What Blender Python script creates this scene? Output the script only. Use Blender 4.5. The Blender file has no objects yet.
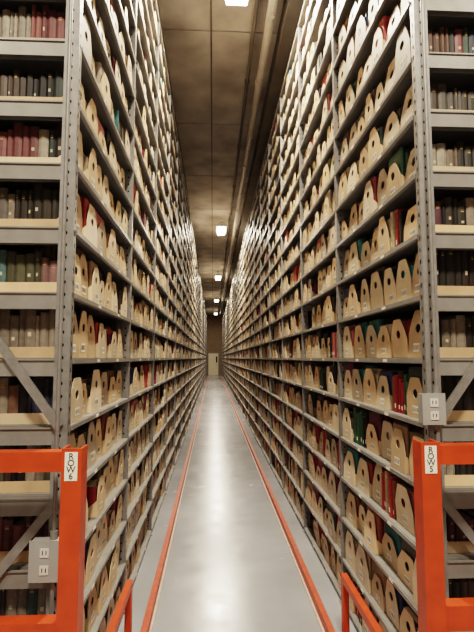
import bpy, math, random
from mathutils import Vector, Matrix
rnd = random.Random(7)
sc = bpy.context.scene

# ------------------------------------------------------------ parameters
EYE = 1.65
XL, XR = -0.57, 0.88       # rack faces
D0 = 1.95                  # distance of rack ends
S = 1.36                   # bay width
NB = 31
DEP = 0.90
PITCH = 0.268
LEVELS = [EYE + k*PITCH for k in range(-6, 13)]
POST_H = LEVELS[-1] + 0.27
CEIL = 5.85
YEND = D0 + NB*S

# ------------------------------------------------------------ materials
def mat(name, col, rough=0.6, metal=0.0, noise=0.0, nscale=20.0, bump=0.0, attr=False, emit=None, stretch=None):
    m = bpy.data.materials.new(name); m.use_nodes = True
    nt = m.node_tree; b = nt.nodes['Principled BSDF']
    b.inputs['Base Color'].default_value = (*col, 1)
    b.inputs['Roughness'].default_value = rough
    b.inputs['Metallic'].default_value = metal
    if emit:
        b.inputs['Emission Color'].default_value = (*emit[0], 1)
        b.inputs['Emission Strength'].default_value = emit[1]
    src = None
    if attr:
        a = nt.nodes.new('ShaderNodeAttribute'); a.attribute_name = 'Col'
        src = a.outputs['Color']
    if noise > 0 or bump > 0:
        tc = nt.nodes.new('ShaderNodeTexCoord')
        mp = nt.nodes.new('ShaderNodeMapping')
        nt.links.new(tc.outputs['Object'], mp.inputs['Vector'])
        if stretch: mp.inputs['Scale'].default_value = stretch
        n = nt.nodes.new('ShaderNodeTexNoise'); n.inputs['Scale'].default_value = nscale
        n.inputs['Detail'].default_value = 5
        nt.links.new(mp.outputs['Vector'], n.inputs['Vector'])
        if noise > 0:
            mr = nt.nodes.new('ShaderNodeMapRange')
            mr.inputs['From Min'].default_value = 0.3; mr.inputs['From Max'].default_value = 0.7
            mr.inputs['To Min'].default_value = 1-noise; mr.inputs['To Max'].default_value = 1+noise
            nt.links.new(n.outputs['Fac'], mr.inputs['Value'])
            vm = nt.nodes.new('ShaderNodeVectorMath'); vm.operation = 'SCALE'
            if src: nt.links.new(src, vm.inputs[0])
            else: vm.inputs[0].default_value = col
            nt.links.new(mr.outputs['Result'], vm.inputs['Scale'])
            src = vm.outputs['Vector']
        if bump > 0:
            bp = nt.nodes.new('ShaderNodeBump'); bp.inputs['Strength'].default_value = bump
            bp.inputs['Distance'].default_value = 0.01
            nt.links.new(n.outputs['Fac'], bp.inputs['Height'])
            nt.links.new(bp.outputs['Normal'], b.inputs['Normal'])
    if src: nt.links.new(src, b.inputs['Base Color'])
    return m

M_steel = mat('galvanized_steel', (0.25,0.25,0.25), 0.42, 0.35, 0.14, 30)
M_shelf = mat('painted_shelf_steel', (0.25,0.248,0.24), 0.42, 0.2, 0.10, 12)
M_card  = mat('archival_cardboard', (0.62,0.44,0.26), 0.5, 0, 0.12, 9, attr=True)
M_book  = mat('book_cloth', (0.2,0.2,0.2), 0.5, 0, 0.2, 40, attr=True)
M_paper = mat('label_paper', (0.80,0.77,0.70), 0.7, 0, 0.04, 30)
M_ink   = mat('label_ink', (0.03,0.03,0.03), 0.7)
M_orange= mat('orange_enamel', (0.50,0.066,0.020), 0.38, 0.0, 0.15, 14)
M_rail  = mat('worn_orange_enamel', (0.44,0.072,0.035), 0.45, 0.0, 0.22, 18)
M_edge  = mat('worn_edge_primer', (0.50,0.37,0.32), 0.5, 0, 0.2, 25)
M_box   = mat('grey_electrical_box', (0.36,0.37,0.37), 0.4, 0.2, 0.05, 20)
M_dark  = mat('black_slot', (0.01,0.01,0.01), 0.8)
M_white = mat('white_plastic', (0.60,0.60,0.57), 0.4)
M_pipe  = mat('pipe_paint', (0.46,0.43,0.38), 0.5, 0.1, 0.1, 8)
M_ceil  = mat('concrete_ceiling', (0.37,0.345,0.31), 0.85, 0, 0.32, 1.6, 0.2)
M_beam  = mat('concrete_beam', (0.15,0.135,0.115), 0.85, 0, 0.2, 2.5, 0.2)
M_wall  = mat('painted_block_wall', (0.26,0.19,0.13), 0.8, 0, 0.08, 3)
M_door  = mat('door_paint', (0.88,0.76,0.56), 0.5, 0, 0.04, 5)
M_lens  = mat('lamp_lens', (0.9,0.9,0.85), 0.4, emit=((1.0,0.93,0.80), 14))
M_housing = mat('lamp_housing', (0.6,0.6,0.58), 0.4, 0.4, 0.05, 10)

# floor: sealed concrete
M_floor = mat('sealed_concrete_floor', (0.295,0.305,0.325), 0.28, 0.0, 0.14, 1.3, 0.0)
nt = M_floor.node_tree; b = nt.nodes['Principled BSDF']
tc = nt.nodes.new('ShaderNodeTexCoord'); n2 = nt.nodes.new('ShaderNodeTexNoise'); n2.inputs['Scale'].default_value = 5; n2.inputs['Detail'].default_value = 6
nt.links.new(tc.outputs['Object'], n2.inputs['Vector'])
mr = nt.nodes.new('ShaderNodeMapRange'); mr.inputs['To Min'].default_value = 0.12; mr.inputs['To Max'].default_value = 0.34
nt.links.new(n2.outputs['Fac'], mr.inputs['Value']); nt.links.new(mr.outputs['Result'], b.inputs['Roughness'])

# ------------------------------------------------------------ mesh builder
class MB:
    def __init__(s): s.v=[]; s.f=[]; s.m=[]; s.c=[]; s.mats=[]
    def mi(s, m):
        if m not in s.mats: s.mats.append(m)
        return s.mats.index(m)
    def add(s, vs, fs, m, c=(1,1,1)):
        o=len(s.v); s.v.extend(vs); k=s.mi(m)
        for f in fs:
            s.f.append(tuple(o+i for i in f)); s.m.append(k); s.c.append(c)
    def box(s, x0,x1,y0,y1,z0,z1, m, c=(1,1,1)):
        s.add([(x0,y0,z0),(x1,y0,z0),(x1,y1,z0),(x0,y1,z0),(x0,y0,z1),(x1,y0,z1),(x1,y1,z1),(x0,y1,z1)],
              [(3,2,1,0),(4,5,6,7),(0,1,5,4),(1,2,6,5),(2,3,7,6),(3,0,4,7)], m, c)
    def bar(s, p, q, w, t, m, up=(0,1,0)):
        p=Vector(p); q=Vector(q); d=(q-p).normalized(); u=Vector(up).normalized(); n=d.cross(u).normalized()
        vs=[]
        for e in (p,q):
            for a,b2 in ((-1,-1),(1,-1),(1,1),(-1,1)):
                vs.append(tuple(e+n*(a*w/2)+u*(b2*t/2)))
        s.add(vs,[(0,1,2,3),(7,6,5,4),(0,4,5,1),(1,5,6,2),(2,6,7,3),(3,7,4,0)],m)
    def prism(s, prof, axis_a, axis_b, ext, origin, m, c=(1,1,1)):
        """profile 2D list extruded by vector ext"""
        A=Vector(axis_a);B=Vector(axis_b);E=Vector(ext);O=Vector(origin); n=len(prof)
        vs=[tuple(O+A*p[0]+B*p[1]) for p in prof]+[tuple(O+A*p[0]+B*p[1]+E) for p in prof]
        fs=[tuple(range(n-1,-1,-1)), tuple(range(n,2*n))]+[(i,(i+1)%n,n+(i+1)%n,n+i) for i in range(n)]
        s.add(vs,fs,m,c)
    def cyl(s, p, q, r, m, seg=12):
        p=Vector(p); q=Vector(q); d=(q-p).normalized()
        u=d.orthogonal().normalized(); w=d.cross(u)
        vs=[tuple(e+(u*math.cos(2*math.pi*i/seg)+w*math.sin(2*math.pi*i/seg))*r) for e in (p,q) for i in range(seg)]
        fs=[tuple(range(seg-1,-1,-1)),tuple(range(seg,2*seg))]+[(i,(i+1)%seg,seg+(i+1)%seg,seg+i) for i in range(seg)]
        s.add(vs,fs,m)
    def perf(s, o, u, v, W, cell, n, hw, hh, m):
        o=Vector(o);u=Vector(u);v=Vector(v)
        for k in range(n):
            b0=o+v*(cell*k)
            outer=[(0,0),(W/2,0),(W,0),(W,cell/2),(W,cell),(W/2,cell),(0,cell),(0,cell/2)]
            inner=[]
            for i in range(8):
                a=math.radians(225+45*i)
                inner.append((W/2+hw/2*math.cos(a)*1.15, cell/2+hh/2*math.sin(a)*1.15))
            vs=[tuple(b0+u*p[0]+v*p[1]) for p in outer+inner]
            s.add(vs,[(i,(i+1)%8,8+(i+1)%8,8+i) for i in range(8)],m)
    def mesh(s, name):
        me=bpy.data.meshes.new(name); me.from_pydata(s.v,[],s.f)
        for m in s.mats: me.materials.append(m)
        me.polygons.foreach_set('material_index', s.m)
        at=me.color_attributes.new('Col','FLOAT_COLOR','CORNER')
        data=[]
        for f,c in zip(s.f,s.c):
            data.extend((c[0],c[1],c[2],1.0)*len(f))
        at.data.foreach_set('color', data)
        me.update(); return me
    def obj(s, name, parent=None):
        return link(name, s.mesh(name+'_mesh'), parent)
def link(name, data, parent=None, loc=(0,0,0), rz=0):
    o=bpy.data.objects.new(name,data); sc.collection.objects.link(o)
    o.location=loc; o.rotation_euler=(0,0,rz)
    if parent: o.parent=parent
    return o
def empty(name): return link(name, None)

# ------------------------------------------------------------ trays and books
PAL=[(0.02,0.035,0.10),(0.015,0.017,0.022),(0.24,0.02,0.03),(0.32,0.04,0.035),(0.03,0.09,0.055),(0.03,0.16,0.17),
     (0.24,0.15,0.09),(0.10,0.06,0.035),(0.15,0.13,0.11),(0.09,0.09,0.03),(0.03,0.06,0.16),(0.12,0.02,0.05),
     (0.32,0.26,0.19),(0.04,0.035,0.03),(0.04,0.03,0.02),(0.18,0.07,0.03),(0.01,0.01,0.012),(0.36,0.13,0.13),(0.05,0.02,0.015),
     (0.36,0.30,0.20),(0.02,0.05,0.045),(0.28,0.21,0.14),(0.07,0.05,0.035),(0.40,0.34,0.25)]
REDS=[(0.26,0.02,0.03),(0.34,0.04,0.035),(0.16,0.02,0.04),(0.40,0.14,0.15),(0.22,0.06,0.04)]
def bookcol(R, mute, low=False):
    if low and R.random()<0.16: return R.choice(REDS)
    col=R.choice(PAL)
    if mute:
        g=sum(col)/3
        col=tuple((a*0.5+g*0.5)*0.75 for a in col)
    return col
def loose_books(mb, y0, w, z, R, low):
    """volumes shelved directly, spines to the aisle"""
    y=y0+0.003; col=bookcol(R,False,low); bh0=R.uniform(0.16,0.225)
    while True:
        t=R.uniform(0.016,0.042)
        if y+t>y0+w: break
        if R.random()<0.4: col=bookcol(R,False,low)
        k=R.uniform(0.8,1.3); c=tuple(min(0.8,a*k) for a in col)
        bh=min(0.232,bh0+R.uniform(-0.03,0.02)); xf=-0.02-R.random()*0.02; r=0.005
        prof=[(y,-r),(y+t*0.3,0),(y+t*0.7,0),(y+t,-r),(y+t,-0.17),(y,-0.17)]
        mb.prism(prof,(0,1,0),(1,0,0),(0,0,bh),(xf,0,z+0.001),M_book,c)
        mb.box(xf-0.168,xf-r,y+0.003,y+t-0.003,z+bh+0.001,z+bh+0.0015,M_book,(0.42,0.35,0.24))
        if R.random()<0.7: mb.box(xf,xf+0.0006,y+t*0.32,y+t*0.68,z+bh*0.12,z+bh*0.24,M_paper)
        y+=t+0.001
def tray(mb, y0, w, z, full, spine, R, low):
    lean=R.uniform(-0.014,0.014)/0.2; skew=R.uniform(-0.010,0.010)/0.2
    xf = -0.006 - R.random()*0.035 - max(0,lean)*0.21
    shade = R.uniform(0.70,1.10); q=R.random()
    base=(0.65,0.475,0.305) if q<0.55 else ((0.68,0.555,0.40) if q<0.88 else (0.48,0.39,0.29))
    cc=tuple(a*shade for a in base)
    L = 0.82; th=0.003
    h = R.uniform(0.180,0.218) if R.random()<0.78 else R.uniform(0.14,0.18)
    mb.box(xf-L,xf,y0,y0+w,z+0.001,z+0.004,M_card,cc)
    for yy in (y0, y0+w-th):
        prof=[(-L,0.003),(-0.004,0.003),(-0.004,0.085),(-0.05,0.046),(-L,0.040)]
        mb.prism(prof,(1,0,0),(0,0,1),(0,th,0),(xf,yy,z),M_card,cc)
    mb.box(xf-L,xf-L+0.004,y0,y0+w,z+0.003,z+0.12,M_card,cc)
    # front panel with hand hole
    tw = w*R.uniform(0.18,0.27)
    yc=y0+w/2; hb=h*R.uniform(0.44,0.54)
    out=[(-w/2,0.001),(0,0.001),(w/2,0.001),(w/2,hb),(w*0.39,h*0.74),(tw,h*0.985),(tw*0.6,h),(-tw*0.6,h),(-tw,h*0.985),(-w*0.39,h*0.74),(-w/2,hb)]
    ang=[225,270,315,350,20,55,75,105,125,160,190]
    hr=min(w*0.165,0.026); hz=h*R.uniform(0.58,0.66)
    inn=[(hr*math.cos(math.radians(a)), hz+hr*0.80*math.sin(math.radians(a))) for a in ang]
    n=len(out); vs=[]
    for dx in (0.0,-0.004):
        vs+=[(xf+dx+lean*p[1],yc+p[0]+skew*p[1],z+p[1]) for p in out]
        vs+=[(xf+dx+lean*p[1],yc+p[0]+skew*p[1],z+p[1]) for p in inn]
    fs=[]
    for i in range(n):
        j=(i+1)%n
        fs.append((i,j,n+j,n+i)); fs.append((2*n+j,2*n+i,3*n+i,3*n+j))
        fs.append((i,2*n+i,2*n+j,j)); fs.append((n+i,n+j,3*n+j,3*n+i))
    mb.add(vs,fs,M_card,cc)
    # barcode label
    lw=min(w*0.2,0.032)
    if R.random()<0.94:
        oy=R.uniform(-0.015,0.015)
        za,zb=z+h*0.13,z+h*0.31
        o1=lean*h*0.13; o2=lean*h*0.31; e=0.0008
        ya,yb=yc+oy-lw,yc+oy+lw
        mb.add([(xf+o1+e,ya,za),(xf+o1+e,yb,za),(xf+o2+e,yb,zb),(xf+o2+e,ya,zb)],[(0,1,2,3)],M_paper)
        o1=lean*h*0.17; o2=lean*h*0.27; e=0.0013
        for i in range(7):
            yy=yc+oy-lw*0.85+i*lw*0.25; y2=yy+lw*R.choice((0.07,0.13))
            mb.add([(xf+o1+e,yy,z+h*0.17),(xf+o1+e,y2,z+h*0.17),(xf+o2+e,y2,z+h*0.27),(xf+o2+e,yy,z+h*0.27)],[(0,1,2,3)],M_ink)
    # books
    x=xf-0.009+min(0,lean*0.2)
    col=bookcol(R,full,low and not full)
    bh0=R.uniform(0.15,0.224)
    if R.random()<0.2: bh0=R.uniform(0.12,0.15)
    # paper slip poking out of the front volume
    if R.random()<0.10:
        yq=yc+R.uniform(-0.04,0.04)
        mb.box(x-0.012,x-0.011,yq,yq+0.022,z+bh0*0.5,z+min(0.245,bh0+0.03),M_paper)
    while x > xf-L+0.05:
        t=R.uniform(0.014,0.045)
        if not full and x < xf-0.2: t=0.3
        if x-t < xf-L+0.01: break
        if R.random()<0.45: col=bookcol(R,full,low and not full)
        k=R.uniform(0.7,1.3); c=tuple(min(0.8,a*k) for a in col)
        bh=min(0.232,bh0+R.uniform(-0.025,0.025)); bw=min(w-0.012, w*R.uniform(0.80,0.95))
        if spine<0: ya=y0+0.005; yb=ya+bw
        else: yb=y0+w-0.005; ya=yb-bw
        r=min(0.006,t*0.3)
        if spine<0: prof=[(0,ya+r),(0,yb),(-t,yb),(-t,ya+r),(-t*0.7,ya),(-t*0.3,ya)]
        else: prof=[(0,ya),(0,yb-r),(-t*0.3,yb),(-t*0.7,yb),(-t,yb-r),(-t,ya)]
        mb.prism(prof,(1,0,0),(0,1,0),(0,0,bh),(x,0,z+0.004),M_book,c)
        mb.box(x-t+0.003,x-0.003,ya+r+0.002,yb-r-0.002,z+0.004+bh,z+0.0045+bh,M_book,(0.42,0.35,0.24))
        if full and t<0.2:
            ys = ya if spine<0 else yb
            e=-0.0006 if spine<0 else 0.0006
            a,b2=sorted((ys,ys+e))
            if R.random()<0.30:
                mb.box(x-t*0.66,x-t*0.34,a,b2,z+bh*0.42,z+bh*0.50,M_book,(0.45,0.40,0.30))
            if R.random()<0.5:
                mb.box(x-t*0.69,x-t*0.31,a,b2,z+bh*0.80,z+bh*0.83,M_book,(0.40,0.28,0.11))
                mb.box(x-t*0.69,x-t*0.31,a,b2,z+bh*0.86,z+bh*0.87,M_book,(0.40,0.28,0.11))
        x-=t+0.0015
def bay(seed, spine, full):
    R=random.Random(seed); mb=MB()
    for li,z in enumerate(LEVELS):
        n=R.choice((6,6,7,7,8,7)); a=0.036; b2=S-0.036
        ws=[R.uniform(0.82,1.18) for _ in range(n)]; tot=sum(ws); sp=(b2-a)/tot
        y=a
        low=li<7
        pl=0.07 if low else 0.02
        for i,wk in enumerate(ws):
            w=wk*sp
            edge = (i==0 if spine<0 else i==n-1)
            if R.random()<pl and not (edge and full): loose_books(mb,y+0.004,w-0.01,z,R,low)
            elif R.random()>0.015:
                tray(mb,y+0.004,w-R.uniform(0.008,0.022),z,full and edge,spine,R,low)
            y+=w
    return mb.mesh('tray_bay_%s_%d'%('near' if full else 'run',seed))
def shelves_mesh():
    mb=MB()
    for li,z in enumerate(LEVELS+[LEVELS[-1]+0.262]):
        mb.box(-DEP+0.01,-0.004,0.022,S-0.022,z-0.010,z,M_shelf)
        prof=[(-0.02,-0.003),(0.004,-0.003),(0.004,-0.022),(-0.010,-0.026),(-0.010,-0.023),(0.0,-0.020),(0.0,-0.006),(-0.02,-0.006)]
        mb.prism(prof,(1,0,0),(0,0,1),(0,S-0.044,0),(0,0.022,z),M_shelf)
        for yy in (0.45,0.92):
            mb.box(0.004,0.005,yy-0.025,yy+0.025,z-0.020,z-0.006,M_paper)
    return mb.mesh('shelf_run')
def frame_mesh():
    mb=MB(); cell=0.0508; n=int(POST_H/cell)
    W=0.058; hy=0.020
    H=n*cell
    for xo in (0.0,-DEP+W):
        mb.perf((xo,-hy,0),(0,1,0),(0,0,1),2*hy,cell,n,0.009,0.020,M_steel)
        mb.perf((xo-W,-hy,0),(1,0,0),(0,0,1),W,cell,n,0.010,0.012,M_steel)
        mb.perf((xo,hy,0),(-1,0,0),(0,0,1),W,cell,n,0.010,0.012,M_steel)
        mb.box(xo-W-0.002,xo-W,-hy,-hy+0.012,0,H,M_steel)
        mb.box(xo-W-0.002,xo-W,hy-0.012,hy,0,H,M_steel)
        mb.box(xo-W+0.004,xo-0.004,-0.004,0.004,0,H,M_dark)
        mb.box(xo-W-0.02,xo+0.015,-0.045,0.045,0,0.008,M_steel)
    for z in LEVELS+[LEVELS[-1]+0.262]:
        mb.box(-DEP+W+0.002,-W-0.002,-0.018,-0.014,z-0.072,z-0.004,M_shelf)
        mb.box(-DEP+W+0.002,-W-0.002,0.014,0.018,z-0.072,z-0.004,M_shelf)
        mb.box(-DEP+W+0.002,-W-0.002,-0.024,-0.018,z-0.010,z-0.004,M_shelf)
    # zig-zag lacing
    xf=-W*0.5; xb=-DEP+W*0.5
    step=1.14
    up=[(xf,1.38),(xb,1.38+step),(xb,1.38+step+0.26),(xf,1.38+2*step+0.26),(xf,1.38+2*step+0.52),(xb,5.3)]
    for i in (0,2,4):
        a,b2=up[i],up[i+1]
        mb.bar((a[0],-0.030,a[1]),(b2[0],-0.030,b2[1]),0.035,0.012,M_steel)
    mb.bar((xf,-0.030,1.10),(xb,-0.030,0.05),0.035,0.012,M_steel)
    return mb.mesh('upright_frame')

run_l=[bay(10+i,-1,False) for i in range(6)]
run_r=[bay(30+i, 1,False) for i in range(6)]
near_l=bay(51,-1,True); near_r=bay(52,1,True)
shm=shelves_mesh(); frm=frame_mesh()

def rack(face_x, facing, seed):
    """facing=+1: opens toward +x ; -1: opens toward -x"""
    R=random.Random(seed)
    P=empty('steel_shelving_rack'); T=empty('book_trays')
    prev=None
    for n in range(NB+1):
        y=D0+n*S
        f=link('upright_frame_%d'%n,frm,P,(face_x,y,0),0)
        if facing<0: f.scale=(-1,1,1)
        if n==NB: break
        if facing>0:
            link('shelves_%d'%n,shm,P,(face_x,y,0),0)
            m=near_l if n==0 else R.choice([q for q in run_l if q is not prev])
            link('tray_bay_%d'%n,m,T,(face_x,y,0),0)
        else:
            link('shelves_%d'%n,shm,P,(face_x,y+S,0),math.pi)
            m=near_r if n==0 else R.choice([q for q in run_r if q is not prev])
            link('tray_bay_%d'%n,m,T,(face_x,y+S,0),math.pi)
        prev=m
rack(XL, 1, 1)
rack(XR,-1, 2)
rack(XL-2*DEP-0.12,-1, 3)      # back to back neighbours
rack(XR+2*DEP+0.12, 1, 4)

# ------------------------------------------------------------ room shell
WX0,WX1,WY0,WY1=-4.2,4.5,-4.0,YEND+1.9
mb=MB(); mb.box(WX0,WX1,WY0,WY1,-0.1,0,M_floor); mb.obj('floor')
mb=MB()
y=WY0
while y<WY1:
    y2=min(y+2.45,WY1)
    for xa,xb in ((WX0,-1.35),(-1.33,-0.05),(-0.03,1.02),(1.035,2.2),(2.22,WX1)):
        mb.box(xa,xb,y,y2-0.025,CEIL,CEIL+0.12,M_ceil)
    y+=2.45
mb.box(WX0,WX1,WY0,WY1,CEIL+0.02,CEIL+0.2,M_beam)
mb.obj('ceiling')
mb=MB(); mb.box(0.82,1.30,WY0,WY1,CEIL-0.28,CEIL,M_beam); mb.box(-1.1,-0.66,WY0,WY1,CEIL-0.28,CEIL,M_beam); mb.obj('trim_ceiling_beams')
for nm,a in (('wall_left',(WX0-0.1,WX0,WY0,WY1)),('wall_right',(WX1,WX1+0.1,WY0,WY1)),('wall_back',(WX0,WX1,WY0-0.1,WY0)),('wall_far',(WX0,WX1,WY1,WY1+0.1))):
    mb=MB(); mb.box(*a,0,CEIL,M_wall); mb.obj(nm)

# far door
mb=MB(); yd=WY1-0.002
mb.box(-0.42,0.52,yd-0.04,yd,0.005,2.1,M_door)
for a in ((-0.50,-0.42,0,2.18),(0.52,0.60,0,2.18),(-0.50,0.60,2.10,2.18)):
    mb.box(a[0],a[1],yd-0.07,yd,a[2],a[3],M_steel)
mb.box(0.30,0.44,yd-0.045,yd-0.04,1.2,1.8,M_dark)
mb.cyl((0.42,yd-0.04,1.0),(0.42,yd-0.10,1.0),0.025,M_steel); mb.box(0.30,0.43,yd-0.11,yd-0.09,0.985,1.015,M_steel)
mb.obj('door_1')

# ------------------------------------------------------------ pipes
CT=CEIL-0.012
mb=MB()
px=0.66; pz=CEIL-0.20
mb.cyl((px,WY0+0.15,pz),(px,WY1-0.15,pz),0.052,M_pipe,16)
yy=0.5
while yy<WY1-2:
    mb.cyl((px,yy,pz),(px,yy+0.12,pz),0.066,M_pipe,16)
    mb.cyl((px,yy+1.0,pz),(px,yy+1.0,CT),0.008,M_pipe,8)
    mb.cyl((px,yy+1.6,pz),(px,yy+1.6,pz-0.10),0.014,M_pipe,8)
    mb.cyl((px,yy+1.6,pz-0.10),(px,yy+1.6,pz-0.108),0.032,M_pipe,10)
    yy+=3.0
mb.obj('sprinkler_pipe')
mb=MB()
mb.cyl((0.50,WY0+0.15,CEIL-0.045),(0.50,WY1-0.15,CEIL-0.045),0.025,M_beam,10)
yy=0.2
while yy<WY1-1:
    mb.box(0.465,0.535,yy,yy+0.03,CEIL-0.074,CT,M_beam); yy+=2.2
mb.obj('electrical_conduit')

# ------------------------------------------------------------ lamps
def lamp(x,y,power,z=CEIL-0.30):
    P=empty('ceiling_light_fixture'); P.location=(x,y,z)
    mb=MB()
    w,l=0.13,0.36
    mb.prism([(-w-0.03,0.0),(w+0.03,0.0),(w+0.01,0.05),(0.07,0.11),(-0.07,0.11),(-w-0.01,0.05)],(1,0,0),(0,0,1),(0,2*l,0),(0,-l,0.0),M_housing)
    for yy in (-0.25,0.25): mb.cyl((0,yy,0.10),(0,yy,0.29),0.008,M_steel,8)
    mb.obj('housing',P)
    mb=MB(); mb.prism([(-w,0.0),(-w+0.02,-0.09),(w-0.02,-0.09),(w,0.0)],(1,0,0),(0,0,1),(0,2*l-0.06,0),(0,-l+0.03,0),M_lens)
    mb.obj('lens',P)
    ld=bpy.data.lights.new('tube_glow','AREA'); ld.shape='RECTANGLE'; ld.size=2*w-0.05; ld.size_y=2*l-0.1
    ld.energy=power; ld.color=(1.0,0.86,0.675)
    link('tube_glow',ld,P,(0,0,-0.096))
for yy,pw in ((4.5,270),(14.2,340),(22.8,300),(32.0,260),(41.6,130)): lamp(0.24,yy,pw)
for xx,pw in ((-2.6,90),(0.24,300),(2.9,90)): lamp(xx,-0.9,pw)

# ------------------------------------------------------------ floor guide rails
def guide(x, sgn, name='guide_rail'):
    mb=MB(); h=0.07
    prof=[(0,0),(0.055*sgn,0),(0.055*sgn,0.006),(0.008*sgn,0.008),(0.008*sgn,h),(0,h)]
    if sgn<0: prof=prof[::-1]
    mb.prism(prof,(1,0,0),(0,0,1),(0,YEND-0.6,0),(x,0.9,0),M_rail)
    mb.prism([(0.008*sgn,h-0.007),(0.036*sgn,h-0.007),(0.036*sgn,h),(0.008*sgn,h)],(1,0,0),(0,0,1),(0,YEND-0.6,0),(x,0.9,0),M_rail)
    mb.box(min(x,x-0.014*sgn),max(x,x-0.014*sgn),0.9,YEND+0.3,0,0.012,M_edge)
    yy=1.3
    while yy<YEND:
        mb.cyl((x+0.045*sgn,yy,0.006),(x+0.045*sgn,yy,0.018),0.008,M_steel,6); yy+=0.9
    mb.obj(name)
guide(-0.375,-1); guide(0.680,1)

# entry guard rails
def entry(x, yend):
    mb=MB(); z=0.40; ys=1.90
    mb.box(x-0.017,x+0.017,ys,yend,z-0.04,z,M_orange)
    mb.box(x-0.017,x+0.017,yend-0.045,yend,0.0,z-0.04,M_orange)
    mb.box(x-0.017,x+0.017,ys,ys+0.045,0.0,z-0.04,M_orange)
    mb.obj('entry_guard_rail')
entry(-0.465,2.84); entry(0.768,2.86)

# ------------------------------------------------------------ orange end barriers
def txt(s, size, parent, loc, rot):
    c=bpy.data.curves.new('row_text','FONT'); c.body=s; c.size=size; c.align_x='CENTER'; c.align_y='CENTER'; c.extrude=0.0004
    c.materials.append(M_ink)
    o=bpy.data.objects.new('row_text',c); sc.collection.objects.link(o); o.parent=parent; o.location=loc; o.rotation_euler=rot
def barrier(xc, sgn, label, top, zl):
    P=empty('aisle_end_barrier'); yb=1.72; w=0.070
    mb=MB()
    x0,x1=xc-w/2,xc+w/2
    mb.box(x0,x1,yb,yb+0.008,0,top,M_orange)
    mb.box(x0,x0+0.008,yb+0.008,yb+0.075,0,top,M_orange)
    mb.box(x1-0.008,x1,yb+0.008,yb+0.075,0,top,M_orange)
    mb.box(x0-0.003,x1+0.003,yb-0.05,yb+0.10,0,0.012,M_orange)
    mb.cyl((xc,yb-0.028,0.012),(xc,yb-0.028,0.03),0.009,M_steel,6)
    for z0,z1 in ((top-0.082,top-0.014),(zl,zl+0.085),(0.12,0.20)):
        xa=x0 if sgn<0 else x1; xe=xa+sgn*1.0
        a,b2=min(xa,xe),max(xa,xe)
        mb.box(a,b2,yb+0.012,yb+0.020,z0,z1,M_orange)
        mb.box(a,b2,yb+0.020,yb+0.070,z1-0.008,z1,M_orange)
        mb.box(a,b2,yb+0.020,yb+0.070,z0,z0+0.008,M_orange)
    xe=(x0-1.0) if sgn<0 else (x1+1.0)
    mb.box(xe-0.04,xe+0.04,yb,yb+0.075,0,top,M_orange)
    mb.obj('frame',P)
    mb=MB(); mb.box(xc-0.023,xc+0.021,yb-0.002,yb,top-0.110,top-0.012,M_paper); mb.obj('row_label',P)
    r=(math.pi/2,0,0)
    for i,ch in enumerate('ROW'+label):
        txt(ch,0.030,P,(xc-0.001,yb-0.003,top-0.027-0.0225*i),r)
barrier(-0.490,-1,'6',1.335,0.665)
barrier(0.790,1,'5',1.345,0.685)

# ------------------------------------------------------------ electrical boxes with conduit
def ebox(x,z,w,h,y,up,down,cx):
    P=empty('electrical_outlet_box')
    mb=MB()
    mb.box(x-w/2,x+w/2,y-0.045,y,z-h/2,z+h/2,M_box)
    mb.box(x-w/2-0.004,x+w/2+0.004,y-0.050,y-0.045,z-h/2-0.004,z+h/2+0.004,M_box)
    for dz in (-h*0.22,h*0.22):
        mb.box(x-0.016,x+0.016,y-0.053,y-0.050,z+dz-0.016,z+dz+0.016,M_white)
        mb.box(x-0.008,x-0.005,y-0.054,y-0.053,z+dz-0.006,z+dz+0.008,M_dark)
        mb.box(x+0.005,x+0.008,y-0.054,y-0.053,z+dz-0.006,z+dz+0.008,M_dark)
    mb.box(x-0.03,x+0.03,y,1.92,z-0.02,z+0.02,M_box)
    mb.obj('box',P)
    mb=MB()
    mb.cyl((cx,y-0.022,z+h/2),(cx,y-0.022,up),0.008,M_steel,10)
    if down is not None: mb.cyl((cx,y-0.022,z-h/2),(cx,y-0.022,down),0.008,M_steel,10)
    mb.cyl((cx,y-0.022,z+h/2),(cx,y-0.022,z+h/2+0.03),0.014,M_steel,10)
    mb.obj('conduit',P)
ebox(-0.615,0.905,0.105,0.140,1.90,CEIL-0.03,0.02,-0.592)
ebox(0.870,1.450,0.085,0.115,1.90,CEIL-0.03,0.02,0.895)

mb=MB(); mb.box(0.545,0.615,2.66,2.71,0.0,0.0015,M_paper); mb.obj('floor_label')

# ------------------------------------------------------------ world / camera
w=bpy.data.worlds.new('World'); sc.world=w; w.use_nodes=True
w.node_tree.nodes['Background'].inputs[0].default_value=(0.9,0.85,0.75,1); w.node_tree.nodes['Background'].inputs[1].default_value=0.2
cd=bpy.data.cameras.new('Camera'); co=bpy.data.objects.new('Camera',cd); sc.collection.objects.link(co)
cd.sensor_fit='VERTICAL'; cd.sensor_height=32.0; cd.lens=475/632*32.0
co.location=(0,0,EYE); co.rotation_euler=(math.radians(90+5.05),0,math.radians(-2.9))
cd.clip_start=0.05; cd.clip_end=200
sc.camera=co
sc.view_settings.view_transform='Filmic'
sc.view_settings.look='High Contrast'
sc.view_settings.exposure=-0.02
